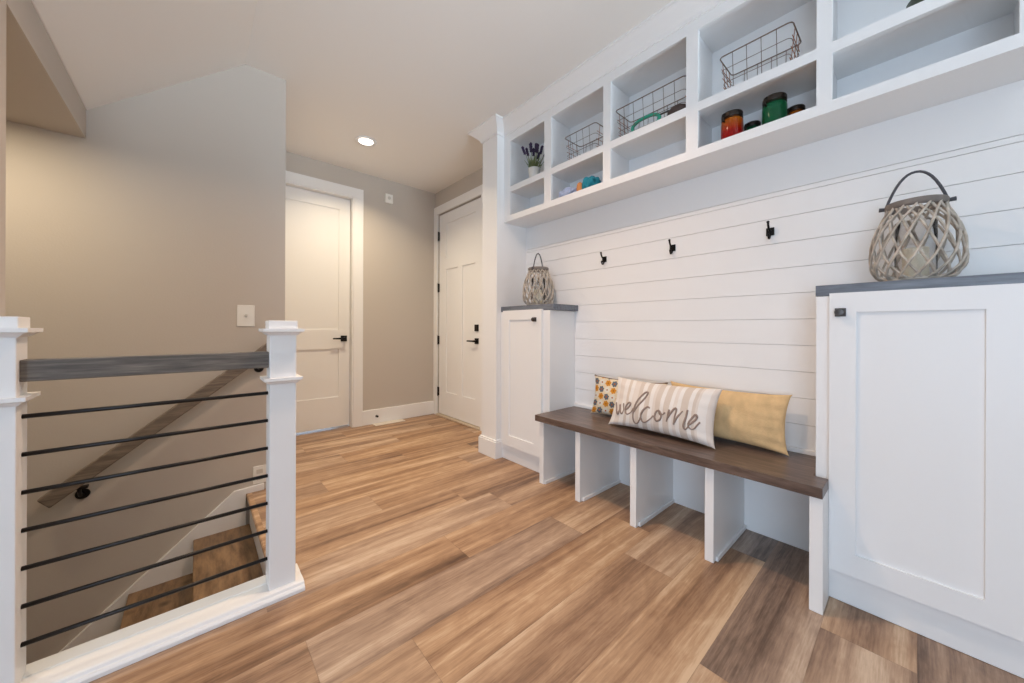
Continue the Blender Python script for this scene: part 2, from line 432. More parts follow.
S('trim_1', MB().box(D1[1],1.350,3.960,3.9798,0,D1[2]).box(.4502,1.350,3.960,3.9798,D1[2]+.0002,2.552).box(D1[1]-.013,D1[1]-.0003,3.966,4.10,0,D1[2]).box(D1[0]+.014,D1[1]-.0135,3.966,4.10,D1[2]-.013,D1[2]-.0003).box(D1[0]+.0003,D1[0]+.013,3.981,4.1,0,D1[2]), M['white'], bevel=.002)
# door 2 (three panels)
d2 = S('door_2', panel_door([3.02,3.13,3.375,3.475,3.72,3.882],[.024,.30,1.765,1.90,2.312,2.44],
   [(3.13,3.375,.30,1.765),(3.475,3.72,.30,1.765),(3.13,3.72,1.90,2.312)],.044,.010, lambda u,v,d:(2.236+d,u,v)), M['white'])
lever('lever_handle', d2, (2.236,3.092,.925), (0,1,0), (-1,0,0))
db = MB(); db.prism([(-.03,-.036),(.03,-.036),(.03,.036),(-.03,.036)], lambda y,z:(2.236,3.092+y,1.066+z), lambda y,z:(2.222,3.092+y,1.066+z))
db.build('deadbolt', M['dark'], d2, bevel=.003)
for hz in (2.189,1.556,.917,.289):
    h = MB().box(2.222,2.240,3.874,3.896,hz-.05,hz+.05); h.tube([(2.222,3.885,hz-.055),(2.222,3.885,hz+.055)], .007, 8)
    h.build('hinge', M['dark'], d2)
S('trim_2', MB().box(2.210,2.2298,3.895,3.978,0,D2[2]).box(2.210,2.2298,2.905,3.978,D2[2]+.0002,2.552).box(2.210,2.2298,2.905,D2[0],0,D2[2]), M['white'], bevel=.002)
S('trim_3', MB().box(2.195,2.30,D2[0],D2[1],0,.018), M['bronze'], bevel=.004)
S('baseboard_back', MB().box(1.350,2.21,3.962,3.982,0,.158), M['white'], bevel=.003)
S('baseboard_right', MB().box(2.212,2.232,2.47,2.905,0,.158), M['white'], bevel=.003)
# locker end column with base block and crown
S('wall_locker_end', MB().box(1.835,2.32,2.268,2.466,0,2.74), M['white'], bevel=.002)
S('baseboard_column', MB().box(1.815,2.30,2.250,2.484,0,.135).box(1.822,2.30,2.256,2.478,.135,.148), M['white'], bevel=.003)

# crown moulding: cabinets + wrap of the column
crown_prof = [(0,-.095),(.010,-.095),(.014,-.078),(.030,-.060),(.052,-.040),(.072,-.024),(.082,-.016),(.090,-.014),(.090,0),(0,0)]
def crown():
    mb = MB(); zc = 2.74
    # path: along cabinets (x=1.908) from y=-.6 to 2.268, round the column to the wall
    path = [(1.908,-.30),(1.908,2.268),(1.835,2.268),(1.835,2.466),(2.23,2.466)]
    nrm = []
    for i in range(len(path)-1):
        (x0,y0),(x1,y1) = path[i], path[i+1]; l = math.hypot(x1-x0,y1-y0); nrm.append((-(y1-y0)/l, (x1-x0)/l))
    rings = []
    for i, (x, y) in enumerate(path):
        if i == 0: m_ = nrm[0]
        elif i == len(path)-1: m_ = nrm[-1]
        else:
            a, b = nrm[i-1], nrm[i]; k = 1 + a[0]*b[0] + a[1]*b[1]; m_ = ((a[0]+b[0])/k, (a[1]+b[1])/k)
        rings.append([mb.bm.verts.new((x+m_[0]*o, y+m_[1]*o, zc+z)) for o, z in crown_prof])
    n = len(crown_prof)
    for A, B in zip(rings, rings[1:]):
        for k in range(n): mb.bm.faces.new([A[k], A[(k+1)%n], B[(k+1)%n], B[k]])
    mb.bm.faces.new(rings[0]); mb.bm.faces.new(rings[-1][::-1])
    return mb
S('trim_crown', crown(), M['white'])

# shiplap boards behind the bench
sl = MB()
zz = [.478-.0005]
gro = [.482+.126*i for i in range(11)]          # .482 .. 1.742
edges = [.472] + gro[1:10] + [1.724, 1.748, 1.96]
for a, b in zip(edges, edges[1:]):
    sl.box(2.165,2.195,-.30,2.268,a+.0009,b-.0009)
sl.box(2.176,2.206,-.30,2.268,.472,1.96)
S('wall_shiplap', sl, M['ship'], bevel=.0009)
S('wall_bench_back', MB().box(2.195,2.2065,.20,1.76,0,.47), M['ship'])

# ------------------------------------------------------------------ tall cabinets
def tall_cabinet(y0, y1, d0, d1y, label, knob_y):
    t = thing('tall_cabinet', label, 'cabinet', (1.88,(y0+y1)/2,0)); ox, oy = 1.88, (y0+y1)/2
    def part(name, mb, m, parent=t, **k):
        o = mb.build(name, m, None, **k); o.location = (-ox,-oy,0); o.parent = parent
        return o
    b = MB()
    b.box(1.880,2.163,y0,y0+.018,.002,1.194).box(1.880,2.163,y1-.018,y1,.002,1.194)      # sides
    b.box(1.880,1.902,y0+.018,d0+.012,.088,1.194).box(1.880,1.902,d1y-.012,y1-.018,.088,1.194)    # face frame stiles
    b.box(1.880,1.902,d0+.012,d1y-.012,1.17,1.194).box(1.880,1.902,d0+.012,d1y-.012,.088,.14)
    b.box(1.902,2.163,y0+.018,y1-.018,.10,.118).box(2.150,2.163,y0+.018,y1-.018,.118,1.194).box(1.902,2.150,y0+.018,y1-.018,1.176,1.194)
    part('carcass', b, M['shelfw'])
    part('toe_kick', MB().box(1.889,1.905,y0+.018,y1-.018,.002,.088), M['shelfw'])
    dr = panel_door([d0,d0+.076,d1y-.076,d1y],[.128,.212,1.128,1.203],[(d0+.076,d1y-.076,.212,1.128)],.021,.008, lambda u,v,d:(1.858+d,u,v))
    do = part('door', dr, M['shelfw'])
    kn = MB(); kn.lathe([(0,0),(.006,0),(.006,.012),(.0145,.016),(.0155,.022),(.0125,.027),(0,.028)], 20)
    for v in kn.bm.verts: v.co = Vector((1.858-v.co.z, knob_y+v.co.x, 1.128+v.co.y))
    kn.box(1.855,1.8582,knob_y-.016,knob_y+.016,1.128-.016,1.128+.016)
    k = kn.build('knob', M['gray'], do)
    return t
tall_cabinet(1.722,2.266,1.785,2.214,'narrow tall white shaker cabinet at the far end of the bench, beside the white column',1.850)
tall_cabinet(-.268,.267,-.222,.225,'large white shaker cabinet standing at the near right end of the bench',.193)
def countertop(y0, y1, label):
    t = MB().box(1.8797,2.163,y0,y1,1.196,1.2385).build('countertop', M['counter'], bevel=.0015)
    t['label'] = label; t['category'] = 'countertop'
countertop(1.692,2.266,'grey stained wood top of the far narrow cabinet, under the distant lantern')
countertop(-.285,.270,'blue-grey stained wood top of the near right cabinet, under the large lantern')

# ------------------------------------------------------------------ bench
bt = thing('bench', 'long locker bench with dark wood seat on white divider panels', 'bench', (1.95,.97,0))
def bpart(name, mb, m, **k):
    o = mb.build(name, m, None, **k); o.location = (-1.95,-.97,0); o.parent = bt; return o
bpart('seat', MB().prism([(1.730,.226),(1.864,.226),(1.864,.2705),(2.163,.2705),(2.163,1.719),(1.855,1.719),(1.730,1.719)], lambda x,y:(x,y,.434), lambda x,y:(x,y,.474)), M['bench'], bevel=.002)
for (ya, yb) in ((1.676,1.714),(1.356,1.392),(.984,1.020),(.604,.642)):
    xf = 1.772 if ya > 1.6 else 1.756
    bpart('divider_panel', MB().box(xf,2.194,ya,yb,.001,.434), M['white'], bevel=.0015)
    bpart('base_moulding', MB().box(1.782,2.194,ya-.011,ya-.0002,.001,.022), M['white'], bevel=.002)
bpart('divider_panel', MB().box(1.742,1.8788,.226,.266,.001,.434), M['white'], bevel=.0015)
bpart('rear_cleat', MB().box(2.146,2.1645,.2705,1.719,.4745,.496), M['white'], bevel=.002)

# ------------------------------------------------------------------ upper cubby cabinet
up = thing('cubby_cabinet', 'white wall-mounted cubby cabinet of two rows of open compartments above the hooks', 'cabinet', (1.908,1.0,1.94))
def upart(name, mb, m, **k):
    o = mb.build(name, m, None, **k); o.location = (-1.908,-1.0,-1.94); o.parent = up; return o
ZB, ZT = 1.938, 2.655
divs = [(.225,.274),(.738,.797),(1.250,1.304),(1.743,1.810)]
ff = MB()
cells_y = [-.210] + [v for d in divs for v in d] + [2.192]
us = [-.266] + cells_y + [2.267]; vs = [ZB,1.983,2.172,2.217,2.587,ZT]
def fdepth(i, j):
    u, v = (us[i]+us[i+1])/2, (vs[j]+vs[j+1])/2
    open_u = any(a < u < b for a, b in zip(cells_y[0::2], cells_y[1::2]))
    if open_u and (1.983 < v < 2.172 or 2.217 < v < 2.587): return None
    return 0
ff.grid_slab(us, vs, fdepth, .020, lambda u,v,d:(1.908+d,u,v))
upart('face_frame', ff, M['shelfw'])
upart('bottom_panel', MB().box(1.928,2.164,-.266,2.267,ZB+.001,1.956), M['shelfw'])
upart('back_panel', MB().box(2.150,2.205,-.266,2.267,1.962,2.735), M['shelfw'])
upart('top_panel', MB().box(1.928,2.150,-.266,2.267,2.60,2.735), M['shelfw'])
for (a, b) in divs: upart('divider', MB().box(1.928,2.150,(a+b)/2-.012,(a+b)/2+.012,1.956,2.60), M['shelfw'])
upart('side_panel', MB().box(1.928,2.150,-.266,-.225,1.956,2.60), M['shelfw'])
upart('side_panel', MB().box(1.928,2.150,2.205,2.267,1.956,2.60), M['shelfw'])
upart('shelf', MB().box(1.928,2.150,-.225,2.205,2.180,2.215), M['shelfw'])

# ------------------------------------------------------------------ coat hooks
def coat_hook(y, z, label):
    t = thing('coat_hook', label, 'coat hook', (2.165,y,z), 0, 'black coat hooks on the shiplap wall')
    p = MB().box(-.008,-.0002,-.021,.021,-.024,.024); p.build('plate', M['dark'], t, bevel=.002)
    hk = MB()
    hk.tube([(-.006,0,.004),(-.024,0,.006),(-.040,0,.016),(-.050,0,.032),(-.054,0,.046)], [.007,.0065,.006,.006,.0065], 10)
    hk.lathe([(0,-.008),(.0075,-.004),(.0085,0),(.0075,.004),(0,.008)], 12, (-.055,0,.050))
    hk.tube([(-.006,0,-.012),(-.012,0,-.030),(-.022,0,-.044),(-.034,0,-.046),(-.042,0,-.036),(-.044,0,-.026)], [.0065,.006,.0055,.0055,.0055,.006], 10)
    hk.lathe([(0,-.007),(.0065,-.003),(.0075,0),(.0065,.003),(0,.007)], 12, (-.044,0,-.022))
    hk.build('hook', M['dark'], t, smooth=True)
    return t
h0 = coat_hook(1.462,1.553,'black double coat hook nearest the far lantern, leftmost of three'); h0.scale = (.82,.82,.82)
dup(h0,(2.165,.979,1.553),'black double coat hook in the middle of the row of three')
dup(h0,(2.165,.487,1.553),'black double coat hook nearest the large cabinet, rightmost of three')

# ------------------------------------------------------------------ lanterns
def lantern(loc, rz, label):
    t = thing('lantern', label, 'lantern', loc, rz, 'willow lanterns on the cabinet tops')
    prof = [(.072,.005),(.098,.020),(.1155,.051),(.120,.091),(.1155,.146),(.104,.202),(.087,.240),(.077,.262),(.073,.288)]
    def rad(s):
        x = s*(len(prof)-1); i = min(int(x), len(prof)-2); f = x-i
        return prof[i][0]*(1-f)+prof[i+1][0]*f, prof[i][1]*(1-f)+prof[i+1][1]*f
    N, TW = 15, 1.5
    lb = MB()
    for d in (1,-1):
        for k in range(N):
            pts = []
            for q in range(23):
                s = q/22; r, z = rad(s); a = 2*math.pi*k/N + d*TW*s
                r += .0022*d
                pts.append((r*math.cos(a), r*math.sin(a), z))
            lb.tube(pts, .0042, 6)
    lb.build('lattice', M['lattice'], t, smooth=True)
    MB().lathe([(0,0),(.080,0),(.088,.006),(.088,.012),(.080,.016),(0,.016)], 32).build('base_disk', M['lattice'], t)
    MB().lathe([(.069,.276),(.079,.276),(.0815,.284),(.0815,.294),(.078,.300),(.070,.300),(.069,.276)], 32).build('rim', M['band'], t, smooth=True)
    hd = MB()
    arch = []
    for q in range(17):
        s = q/16; y = .079*(1-2*s)*1.0
        arch.append((0, y*(1 if abs(1-2*s) > .62 else 1), .285 + .128*(1-abs(1-2*s)**2.2)))
    hd.tube(arch, .0045, 8)
    for sg in (1,-1): hd.tube([(0,sg*.070,.288),(0,sg*.096,.290)], [.006,.008], 8)
    hd.build('handle', M['rope'], t, smooth=True)
    MB().lathe([(.050,.0165),(.054,.018),(.054,.225),(.0515,.225),(.0515,.020),(0,.020)], 28).build('glass_cylinder', M['gclear'], t, smooth=True)
    c = MB().lathe([(0,.021),(.034,.021),(.034,.120),(.028,.124),(0,.120)], 24).build('candle', M['wax'], t)
    return t
L0 = lantern((2.012,.002,1.2392), R(4), 'large grey-brown lattice lantern on the near right cabinet top')
dup(L0,(2.020,1.975,1.2392),'small-looking lattice lantern on the far narrow cabinet beside the column', R(-75))

# ------------------------------------------------------------------ wire baskets
def basket(y0, y1, label, h=.19, x0=1.945, x1=2.13, z0=2.2185):
    t = thing('wire_basket', label, 'basket', (x0,(y0+y1)/2,z0), 0, 'wire baskets in the upper cubbies')
    w = y1-y0; d = x1-x0; oy = -w/2
    def loop(z, sc=1.0, rc=.018, off=0):
        pts = []
        e = off
        for cx, cy, a0 in ((d-rc-e, w-rc-e, 0), (rc+e, w-rc-e, 90), (rc+e, rc+e, 180), (d-rc-e, rc+e, 270)):
            for q in range(5):
                a = R(a0+90*q/4); pts.append((cx+rc*math.cos(a), oy+cy+rc*math.sin(a), z))
        return pts
    off = lambda z: .018*(1-z/h)
    fr = MB()
    fr.tube(loop(h,off=0), .0028, 6, True); fr.build('rim_wire', M['wire'], t, smooth=True)
    MB().tube(loop(.0035,off=off(0)), .0026, 6, True).build('base_wire', M['wire'], t, smooth=True)
    mz = MB()
    for k in (1,2):
        z = h*k/3; mz.tube(loop(z,off=off(z)), 0.0015, 5, True)
    n = max(4, round(w/.058))
    for i in range(1, n):
        y = oy + w*i/n
        mz.tube([(0,y,h),(.018,y,.003),(d-.018,y,.003),(d,y,h)], 0.0015, 5)
    mz.build('long_wires', M['wire'], t, smooth=True)
    for s in (0,1):
        e = MB(); m_ = 4
        for i in range(1, m_):
            x = d*i/m_; yt = oy + (w if s else 0); yb = oy + (w-.018 if s else .018)
            e.tube([(x,yt,h),(x,yb,.003)], 0.0016, 5)
        for k in range(1,4):
            z = h*k/4; yy = oy + ((w-off(z)) if s else off(z))
            e.tube([(.02,yy,z),(d-.02,yy,z)], 0.0016, 5)
        e.build('end_panel', M['wireend'], t, smooth=True)
    return t
basket(1.385,1.652,'small bronze wire basket in the second upper cubby from the plant')
basket(.815,1.242,'long bronze wire basket holding the teal-headed tool in the middle upper cubby',h=.195)
basket(.360,.652,'bronze wire basket in the upper cubby right above the glass jars')

# hand tool in the middle basket
t = thing('hand_tool', 'teal hooped hand tool with brown grip lying inside the middle wire basket', 'tool', (1.972,1.0,2.2225))
MB().tube([(0,.055+.085*math.cos(R(a)),.046+.036*math.sin(R(a))) for a in range(0,360,15)], .0095, 10, True).build('hoop', M['tool'], t, smooth=True)
MB().tube([(0,-.028,.058),(0,-.085,.058)], .005, 8).build('shaft', M['gray'], t, smooth=True)
gb = MB().lathe([(0,-.055),(.018,-.045),(.030,-.02),(.033,.0),(.029,.025),(.017,.045),(0,.052)], 20)
for v in gb.bm.verts: v.co = Vector((v.co.x*.8, -.128+v.co.z, .036+v.co.y))
gb.build('grip', M['toolb'], t, smooth=True)

# ------------------------------------------------------------------ jars
def jar(loc, gm, label, sc=1):
    t = thing('glass_jar', label, 'jar', loc, 0, 'lidded glass jars in the lower cubby')
    MB().lathe([(0,0),(.040,0),(.046,.006),(.048,.016),(.048,.094),(.045,.106),(.041,.112),(.041,.118),(.038,.118),(.038,.110),(.044,.094),(.044,.016),(.038,.008),(0,.008)], 36).build('glass', gm, t, smooth=True)
    MB().lathe([(0,.0085),(.037,.009),(.043,.018),(.043,.080),(0,.080)], 28).build('filling', gm, t, smooth=True)
    ld = MB().lathe([(.036,.116),(.045,.116),(.0465,.120),(.0465,.136),(.044,.141),(.040,.141),(.036,.145),(0,.146)], 36)
    ld.build('lid', M['lid'], t, smooth=False)
    cl = MB(); cl.tube([(-.043,.020,.094),(-.052,.026,.108),(-.050,.026,.128),(-.044,.020,.134)], .0042, 8)
    cl.tube([(.045*math.cos(R(a)),.045*math.sin(R(a)),.110) for a in range(0,360,15)], .0022, 6, True)
    cl.build('wire_clasp', M['lid'], t, smooth=True)
    t.scale = (sc,sc,sc)
    return t
jz = 1.985
jar((1.985,.606,jz),M['gred'],'red and amber glass jar with dark lid at the front of the lower cubby')
jar((1.990,.434,jz),M['ggreen'],'emerald green glass jar with dark lid at the front of the lower cubby')
jar((2.095,.549,jz),M['ggreen'],'green jar behind the red one, only its dark lid showing',.78)
jar((2.095,.376,jz),M['gred'],'red jar behind the green one, only its dark lid showing',.78)

# ------------------------------------------------------------------ plant
t = thing('potted_lavender', 'small potted lavender with dark purple flowers in the leftmost upper cubby', 'plant', (1.99,1.995,2.2185))
MB().lathe([(0,0),(.036,0),(.040,.01),(.046,.088),(.049,.092),(.049,.100),(.044,.100),(.042,.086),(0,.084)], 28).build('pot', M['potw'], t, smooth=True)
rn = random.Random(3); fo = MB()
for i in range(70):
    a = rn.uniform(0,6.28); r0 = rn.uniform(0,.034); le = rn.uniform(.06,.115); sp = rn.uniform(.2,1.0)*.055
    p0 = Vector((r0*math.cos(a), r0*math.sin(a), .084)); p1 = p0+Vector((sp*.5*math.cos(a), sp*.5*math.sin(a), le*.6)); p2 = p0+Vector((sp*math.cos(a), sp*math.sin(a), le))
    fo.tube([p0,p1,p2], [.0026,.0030,.0008], 5)
for i in range(11):
    a = i*2.4; r0 = .006+.0022*i; sp = .012+.0062*i; le = .205-.006*i+rn.uniform(-.02,.012)
    p0 = Vector((r0*math.cos(a), r0*math.sin(a), .084)); p2 = p0+Vector((sp*math.cos(a), sp*math.sin(a), le))
    fo.tube([p0,(p0+p2)/2+Vector((0,0,.01)),p2], .0015, 5)
    fl = MB()
    for q in range(7):
        c = p0 + (p2-p0)*(.78+.05*q)
        for s_ in range(3):
            b = s_*2.1+q; fl.lathe([(0,-.007),(.0055,-.002),(.006,.003),(0,.009)], 6, (c.x+.006*math.cos(b), c.y+.006*math.sin(b), c.z))
    fl.build('flower_spike', M['lav'], t, smooth=True)
fo.build('foliage', M['leaf'], t, smooth=True)

# ------------------------------------------------------------------ cloth bundles in the second lower cubby
def lump(name, sx, sy, sz, m, label, cat, loc, rz, seed, fold=.22, tilt=0):
    bm = bmesh.new(); bmesh.ops.create_icosphere(bm, subdivisions=4, radius=1); rr = random.Random(seed)
    ph = [rr.uniform(0,6.28) for _ in range(6)]
    for v in bm.verts:
        c = v.co.copy()
        f = 1 + fold*.5*math.sin(5*c.x+3*c.z+ph[0]) + fold*.4*math.sin(7*c.y+4*c.z+ph[1]) + fold*.25*math.sin(13*c.x+9*c.y+ph[2])
        z = c.z*f
        v.co = Vector((c.x*f*sx, c.y*f*sy, max(z, -.80)*sz))
    lo = min(v.co.z for v in bm.verts)
    for v in bm.verts: v.co.z -= lo
    me = bpy.data.meshes.new(name); bm.to_mesh(me); bm.free(); me.materials.append(m)
    for p in me.polygons: p.use_smooth = True
    o = bpy.data.objects.new(name, me); COL.objects.link(o); o.location = loc; o.rotation_euler = (0,0,rz)
    o['label'] = label; o['category'] = cat; o['group'] = 'folded fabrics in the lower cubby'
    return o
lump('cloth', .050,.072,.042, M['lilac'],'pale lilac crumpled cloth left of the teal one in the lower cubby','cloth',(1.985,1.648,1.985),R(6),1)
lump('cloth', .050,.058,.052, M['teal'],'crumpled teal cloth in the second lower cubby under the small basket','cloth',(1.985,1.452,1.985),R(-6),5,.3)
lump('felt_ball', .022,.022,.022, M['orange'],'small orange felt piece peeking out between the lilac and teal cloths','ornament',(1.985,1.543,1.985),0,9,.08).scale = (1.0,1.0,2.3)
# dark bowl, upper right cubby
bw = MB().lathe([(0,0),(.040,0),(.044,.006),(.068,.040),(.074,.070),(.070,.072),(.064,.042),(.040,.010),(0,.009)], 32).build('bowl', M['dkgreen'], smooth=True, loc=(2.03,-.045,2.2185))
bw['label'] = 'dark green bowl at the top edge in the upper right cubby'; bw['category'] = 'bowl'

# ------------------------------------------------------------------ pillows
def pillow(w, h, th, m, name_part='cover', nu=44, nv=26, wr=.0, seed=0):
    """local frame: X along width, Z up from the bottom edge, -Y the front"""
    rr = random.Random(seed); ph = [rr.uniform(0,6.28) for _ in range(5)]
    def surf(a, b, side):
        ka = 1-.085*(1-b*b)**.7; kb = 1-.13*(1-a*a)**.6
        tt = th/2*max(0,1-a*a)**.45*max(0,1-b*b)**.45
        edge = (1-max(0,1-abs(a)*1.0))**3
        tt += wr*edge*math.sin(16*b+ph[0]+3*a)*max(0,1-a*a)**.5 + wr*.6*math.sin(9*a+5*b+ph[1])*max(0,1-a*a)*max(0,1-b*b)
        return Vector((a*w/2*ka, -side*tt, h/2 + b*h/2*kb))
    bm = bmesh.new(); uvl = bm.loops.layers.uv.new('UVMap')
    for side in (1,-1):
        V = [[bm.verts.new(surf(math.sin(math.pi/2*(2*i/nu-1)), math.sin(math.pi/2*(2*j/nv-1)), side)) for j in range(nv+1)] for i in range(nu+1)]
        for i in range(nu):
            for j in range(nv):
                idx = [(i,j),(i+1,j),(i+1,j+1),(i,j+1)]
                f = bm.faces.new([V[p][q] for p, q in idx]); f.smooth = True
                for lp, (p, q) in zip(f.loops, idx):
                    lp[uvl].uv = ((math.sin(math.pi/2*(2*p/nu-1))+1)/2, (math.sin(math.pi/2*(2*q/nv-1))+1)/2)
    bmesh.ops.remove_doubles(bm, verts=bm.verts, dist=2e-5); bmesh.ops.recalc_face_normals(bm, faces=bm.faces)
    me = bpy.data.meshes.new(name_part); bm.to_mesh(me); bm.free(); me.materials.append(m)
    o = bpy.data.objects.new(name_part, me); COL.objects.link(o)
    return o, surf
def place_pillow(o, loc, rz, lean):
    # local X -> world -Y (seen from the room), local -Y -> world -X, leaning back toward the wall
    m = Matrix.Translation(loc) @ Matrix.Rotation(R(-90)+rz, 4, 'Z') @ Matrix.Rotation(-lean, 4, 'X')
    o.matrix_world = m

# lettered pillow
def pil_thing(label, group='pillows on the bench'):
    return thing('throw_pillow', label, 'pillow', (0,0,0), 0, group)
LET = [[(-0.914,-0.11),(-0.878,-0.342),(-0.811,-0.576),(-0.783,-0.436),(-0.794,-0.186),(-0.747,-0.465),(-0.702,-0.548),(-0.683,-0.381),(-0.703,-0.114)],
[(-0.649,-0.391),(-0.559,-0.236),(-0.521,-0.089),(-0.573,-0.059),(-0.634,-0.226),(-0.639,-0.406),(-0.583,-0.534),(-0.499,-0.441),(-0.444,-0.266)],
[(-0.424,-0.385),(-0.334,-0.071),(-0.222,0.304),(-0.193,0.479),(-0.252,0.471),(-0.359,0.178),(-0.419,-0.205),(-0.44,-0.495),(-0.416,-0.761),(-0.358,-0.841),(-0.307,-0.759),(-0.256,-0.539)],
[(-0.099,-0.137),(-0.154,-0.114),(-0.223,-0.286),(-0.257,-0.505),(-0.23,-0.698),(-0.157,-0.721),(-0.054,-0.549),(-0.007,-0.413)],
[(0.074,-0.171),(0.033,-0.262),(0.02,-0.47),(0.062,-0.584),(0.127,-0.492),(0.141,-0.287),(0.09,-0.165),(0.115,-0.315),(0.176,-0.29),(0.219,-0.202)],
[(0.293,-0.065),(0.278,-0.323),(0.248,-0.531)],[(0.259,-0.445),(0.327,-0.187),(0.385,0.023),(0.417,-0.041),(0.399,-0.344),(0.381,-0.589)],
[(0.391,-0.53),(0.452,-0.264),(0.525,-0.025)],[(0.607,0.055),(0.586,-0.273),(0.556,-0.57),(0.584,-0.66),(0.637,-0.527)],
[(0.638,-0.492),(0.729,-0.296),(0.77,-0.146),(0.744,-0.071),(0.688,-0.205),(0.635,-0.442),(0.656,-0.584),(0.726,-0.561),(0.819,-0.291)]]
def catmull(p, n=7):
    P = [p[0]]+list(p)+[p[-1]]; out = []
    for i in range(1, len(P)-2):
        for q in range(n):
            t = q/n; a,b,c,d = P[i-1],P[i],P[i+1],P[i+2]
            out.append(tuple(.5*((2*b[k])+(-a[k]+c[k])*t+(2*a[k]-5*b[k]+4*c[k]-d[k])*t*t+(-a[k]+3*b[k]-3*c[k]+d[k])*t**3) for k in (0,1)))
    out.append(p[-1]); return out
t = pil_thing('long striped cotton pillow with brown cursive welcome lettering, front of the three')
o, surf = pillow(.605,.305,.135,M['stripe'],'cover',seed=2,wr=.007); o.parent = t
lt = MB()
for s in LET:
    c = catmull(s)
    pts = [surf(a,b,1) for a,b in c]; n = len(pts)
    lt.tube(pts, [.0047*(.75+.5*abs(math.sin(3.1*i/n+.6))) for i in range(n)], 6)
lt.build('lettering', M['ink'], t, smooth=True)
place_pillow(t, (1.885,.942,.478), 0, R(20))
t = pil_thing('plain mustard linen pillow leaning on the wall, rightmost on the bench')
o, _ = pillow(.585,.285,.115,M['burlap'],'cover',seed=4,wr=.012); o.parent = t
place_pillow(t, (2.052,.675,.476), R(-1), R(11))
t = pil_thing('floral orange and slate pillow leaning behind the welcome pillow, leftmost on the bench')
o, sf = pillow(.51,.265,.11,M['flower'],'cover',seed=6,wr=.005); o.parent = t
pp = MB(); per = [(a,1) for a in [i/12-1 for i in range(25)]]
pp.tube([sf(a,.995,0) for a,_b in per], .0045, 6)
pp.build('piping', M['brownp'], t, smooth=True)
place_pillow(t, (2.055,1.236,.478), R(2), R(11))

# ------------------------------------------------------------------ stair railing
rl = thing('stair_railing', 'white newel posts with grey wood top rail and seven black horizontal bars', 'railing', (-.08,1.71,0))
def rpart(name, mb, m, parent=rl, **k):
    o = mb.build(name, m, None, **k)
    if parent is rl: o.location = (.08,-1.71,0)
    o.parent = parent; return o
def newel(x0, x1, z0, y0=1.665, y1=1.755):
    n = MB().box(x0,x1,y0,y1,z0,1.05)
    n.box(x0-.004,x1+.004,y0-.004,y1+.004,1.050,1.088)
    p = rpart('newel_post', n, M['white'], bevel=.0025)
    def band(z, hgt, ov):
        b = MB()
        rings = []
        for dz, e in ((0,.003),(hgt*.35,ov*.55),(hgt*.55,ov),(hgt,ov),(hgt,.0)):
            rings.append([b.bm.verts.new(q) for q in ((x0-e,y0-e,z+dz),(x1+e,y0-e,z+dz),(x1+e,y1+e,z+dz),(x0-e,y1+e,z+dz))])
        for A, B in zip(rings, rings[1:]):
            for k in range(4): b.bm.faces.new([A[k],A[(k+1)%4],B[(k+1)%4],B[k]])
        b.bm.faces.new(rings[0][::-1]); b.bm.faces.new(rings[-1]); return b
    band(1.030,.026,.024).build('cap_moulding', M['white'], p)
    band(.838,.024,.020).build('collar', M['white'], p)
    return p
newel(.2145,.3045,.033)
newel(-.467,-.377,.033)
rpart('top_rail', MB().box(-.3768,.2143,1.686,1.734,.902,.965), M['grail'], bevel=.003)
for i in range(7):
    z = .800-.110*i
    rpart('bar', MB().tube([(-.3768,1.71,z),(.2143,1.71,z)], .0066, 12), M['iron'], smooth=True)
shoe = [(1.628,.0005),(1.628,.014),(1.634,.020),(1.640,.021),(1.644,.030),(1.650,.033),(1.694,.033),(1.696,.0305),(1.726,.0305),(1.728,.033),(1.786,.033),(1.792,.030),(1.792,-.05),(1.786,-.05),(1.786,.0005)]
rpart('base_shoe', MB().prism(shoe, lambda y,z:(-.62,y,z), lambda y,z:(.332,y,z)), M['white'], bevel=.0015)

# ------------------------------------------------------------------ staircase
sc_ = thing('staircase', 'brown knotty wood stair treads with white risers going down behind the railing', 'stairs', (0,2.3,-1.6))
def spart(name, mb, m, **k):
    o = mb.build(name, m, None, **k); o.location = (0,-2.3,1.6); o.parent = sc_; return o
RUN, RISE = .262, .192
spart('riser', MB().box(.2575,.2597,1.794,2.817,-RISE+.0005,-.0245), M['white'])
for k in range(1,8):
    xn = -.010-RUN*(k-1); zt = -RISE*k
    ys_ = 1.794 if xn > -.3 else 1.8125
    tr = MB().box(xn,xn+RUN+.006,ys_,2.817,zt-.028,zt)
    spart('tread', tr, M['tread'], bevel=.004)
    if k < 7: spart('riser', MB().box(xn+.014,xn+.026,1.794 if xn > -.44 else 1.8125,2.817,zt-RISE+.0005,zt-.0285), M['white'])
sk = [(.335,.044),(.180,.034),(-1.70,-1.60),(-1.2,-1.60),(.2400,-.30),(.2400,.0008),(.335,.0008)]
spart('skirt_board', MB().prism(sk, lambda x,z:(x,2.818,z), lambda x,z:(x,2.8375,z)), M['white'], bevel=.003)

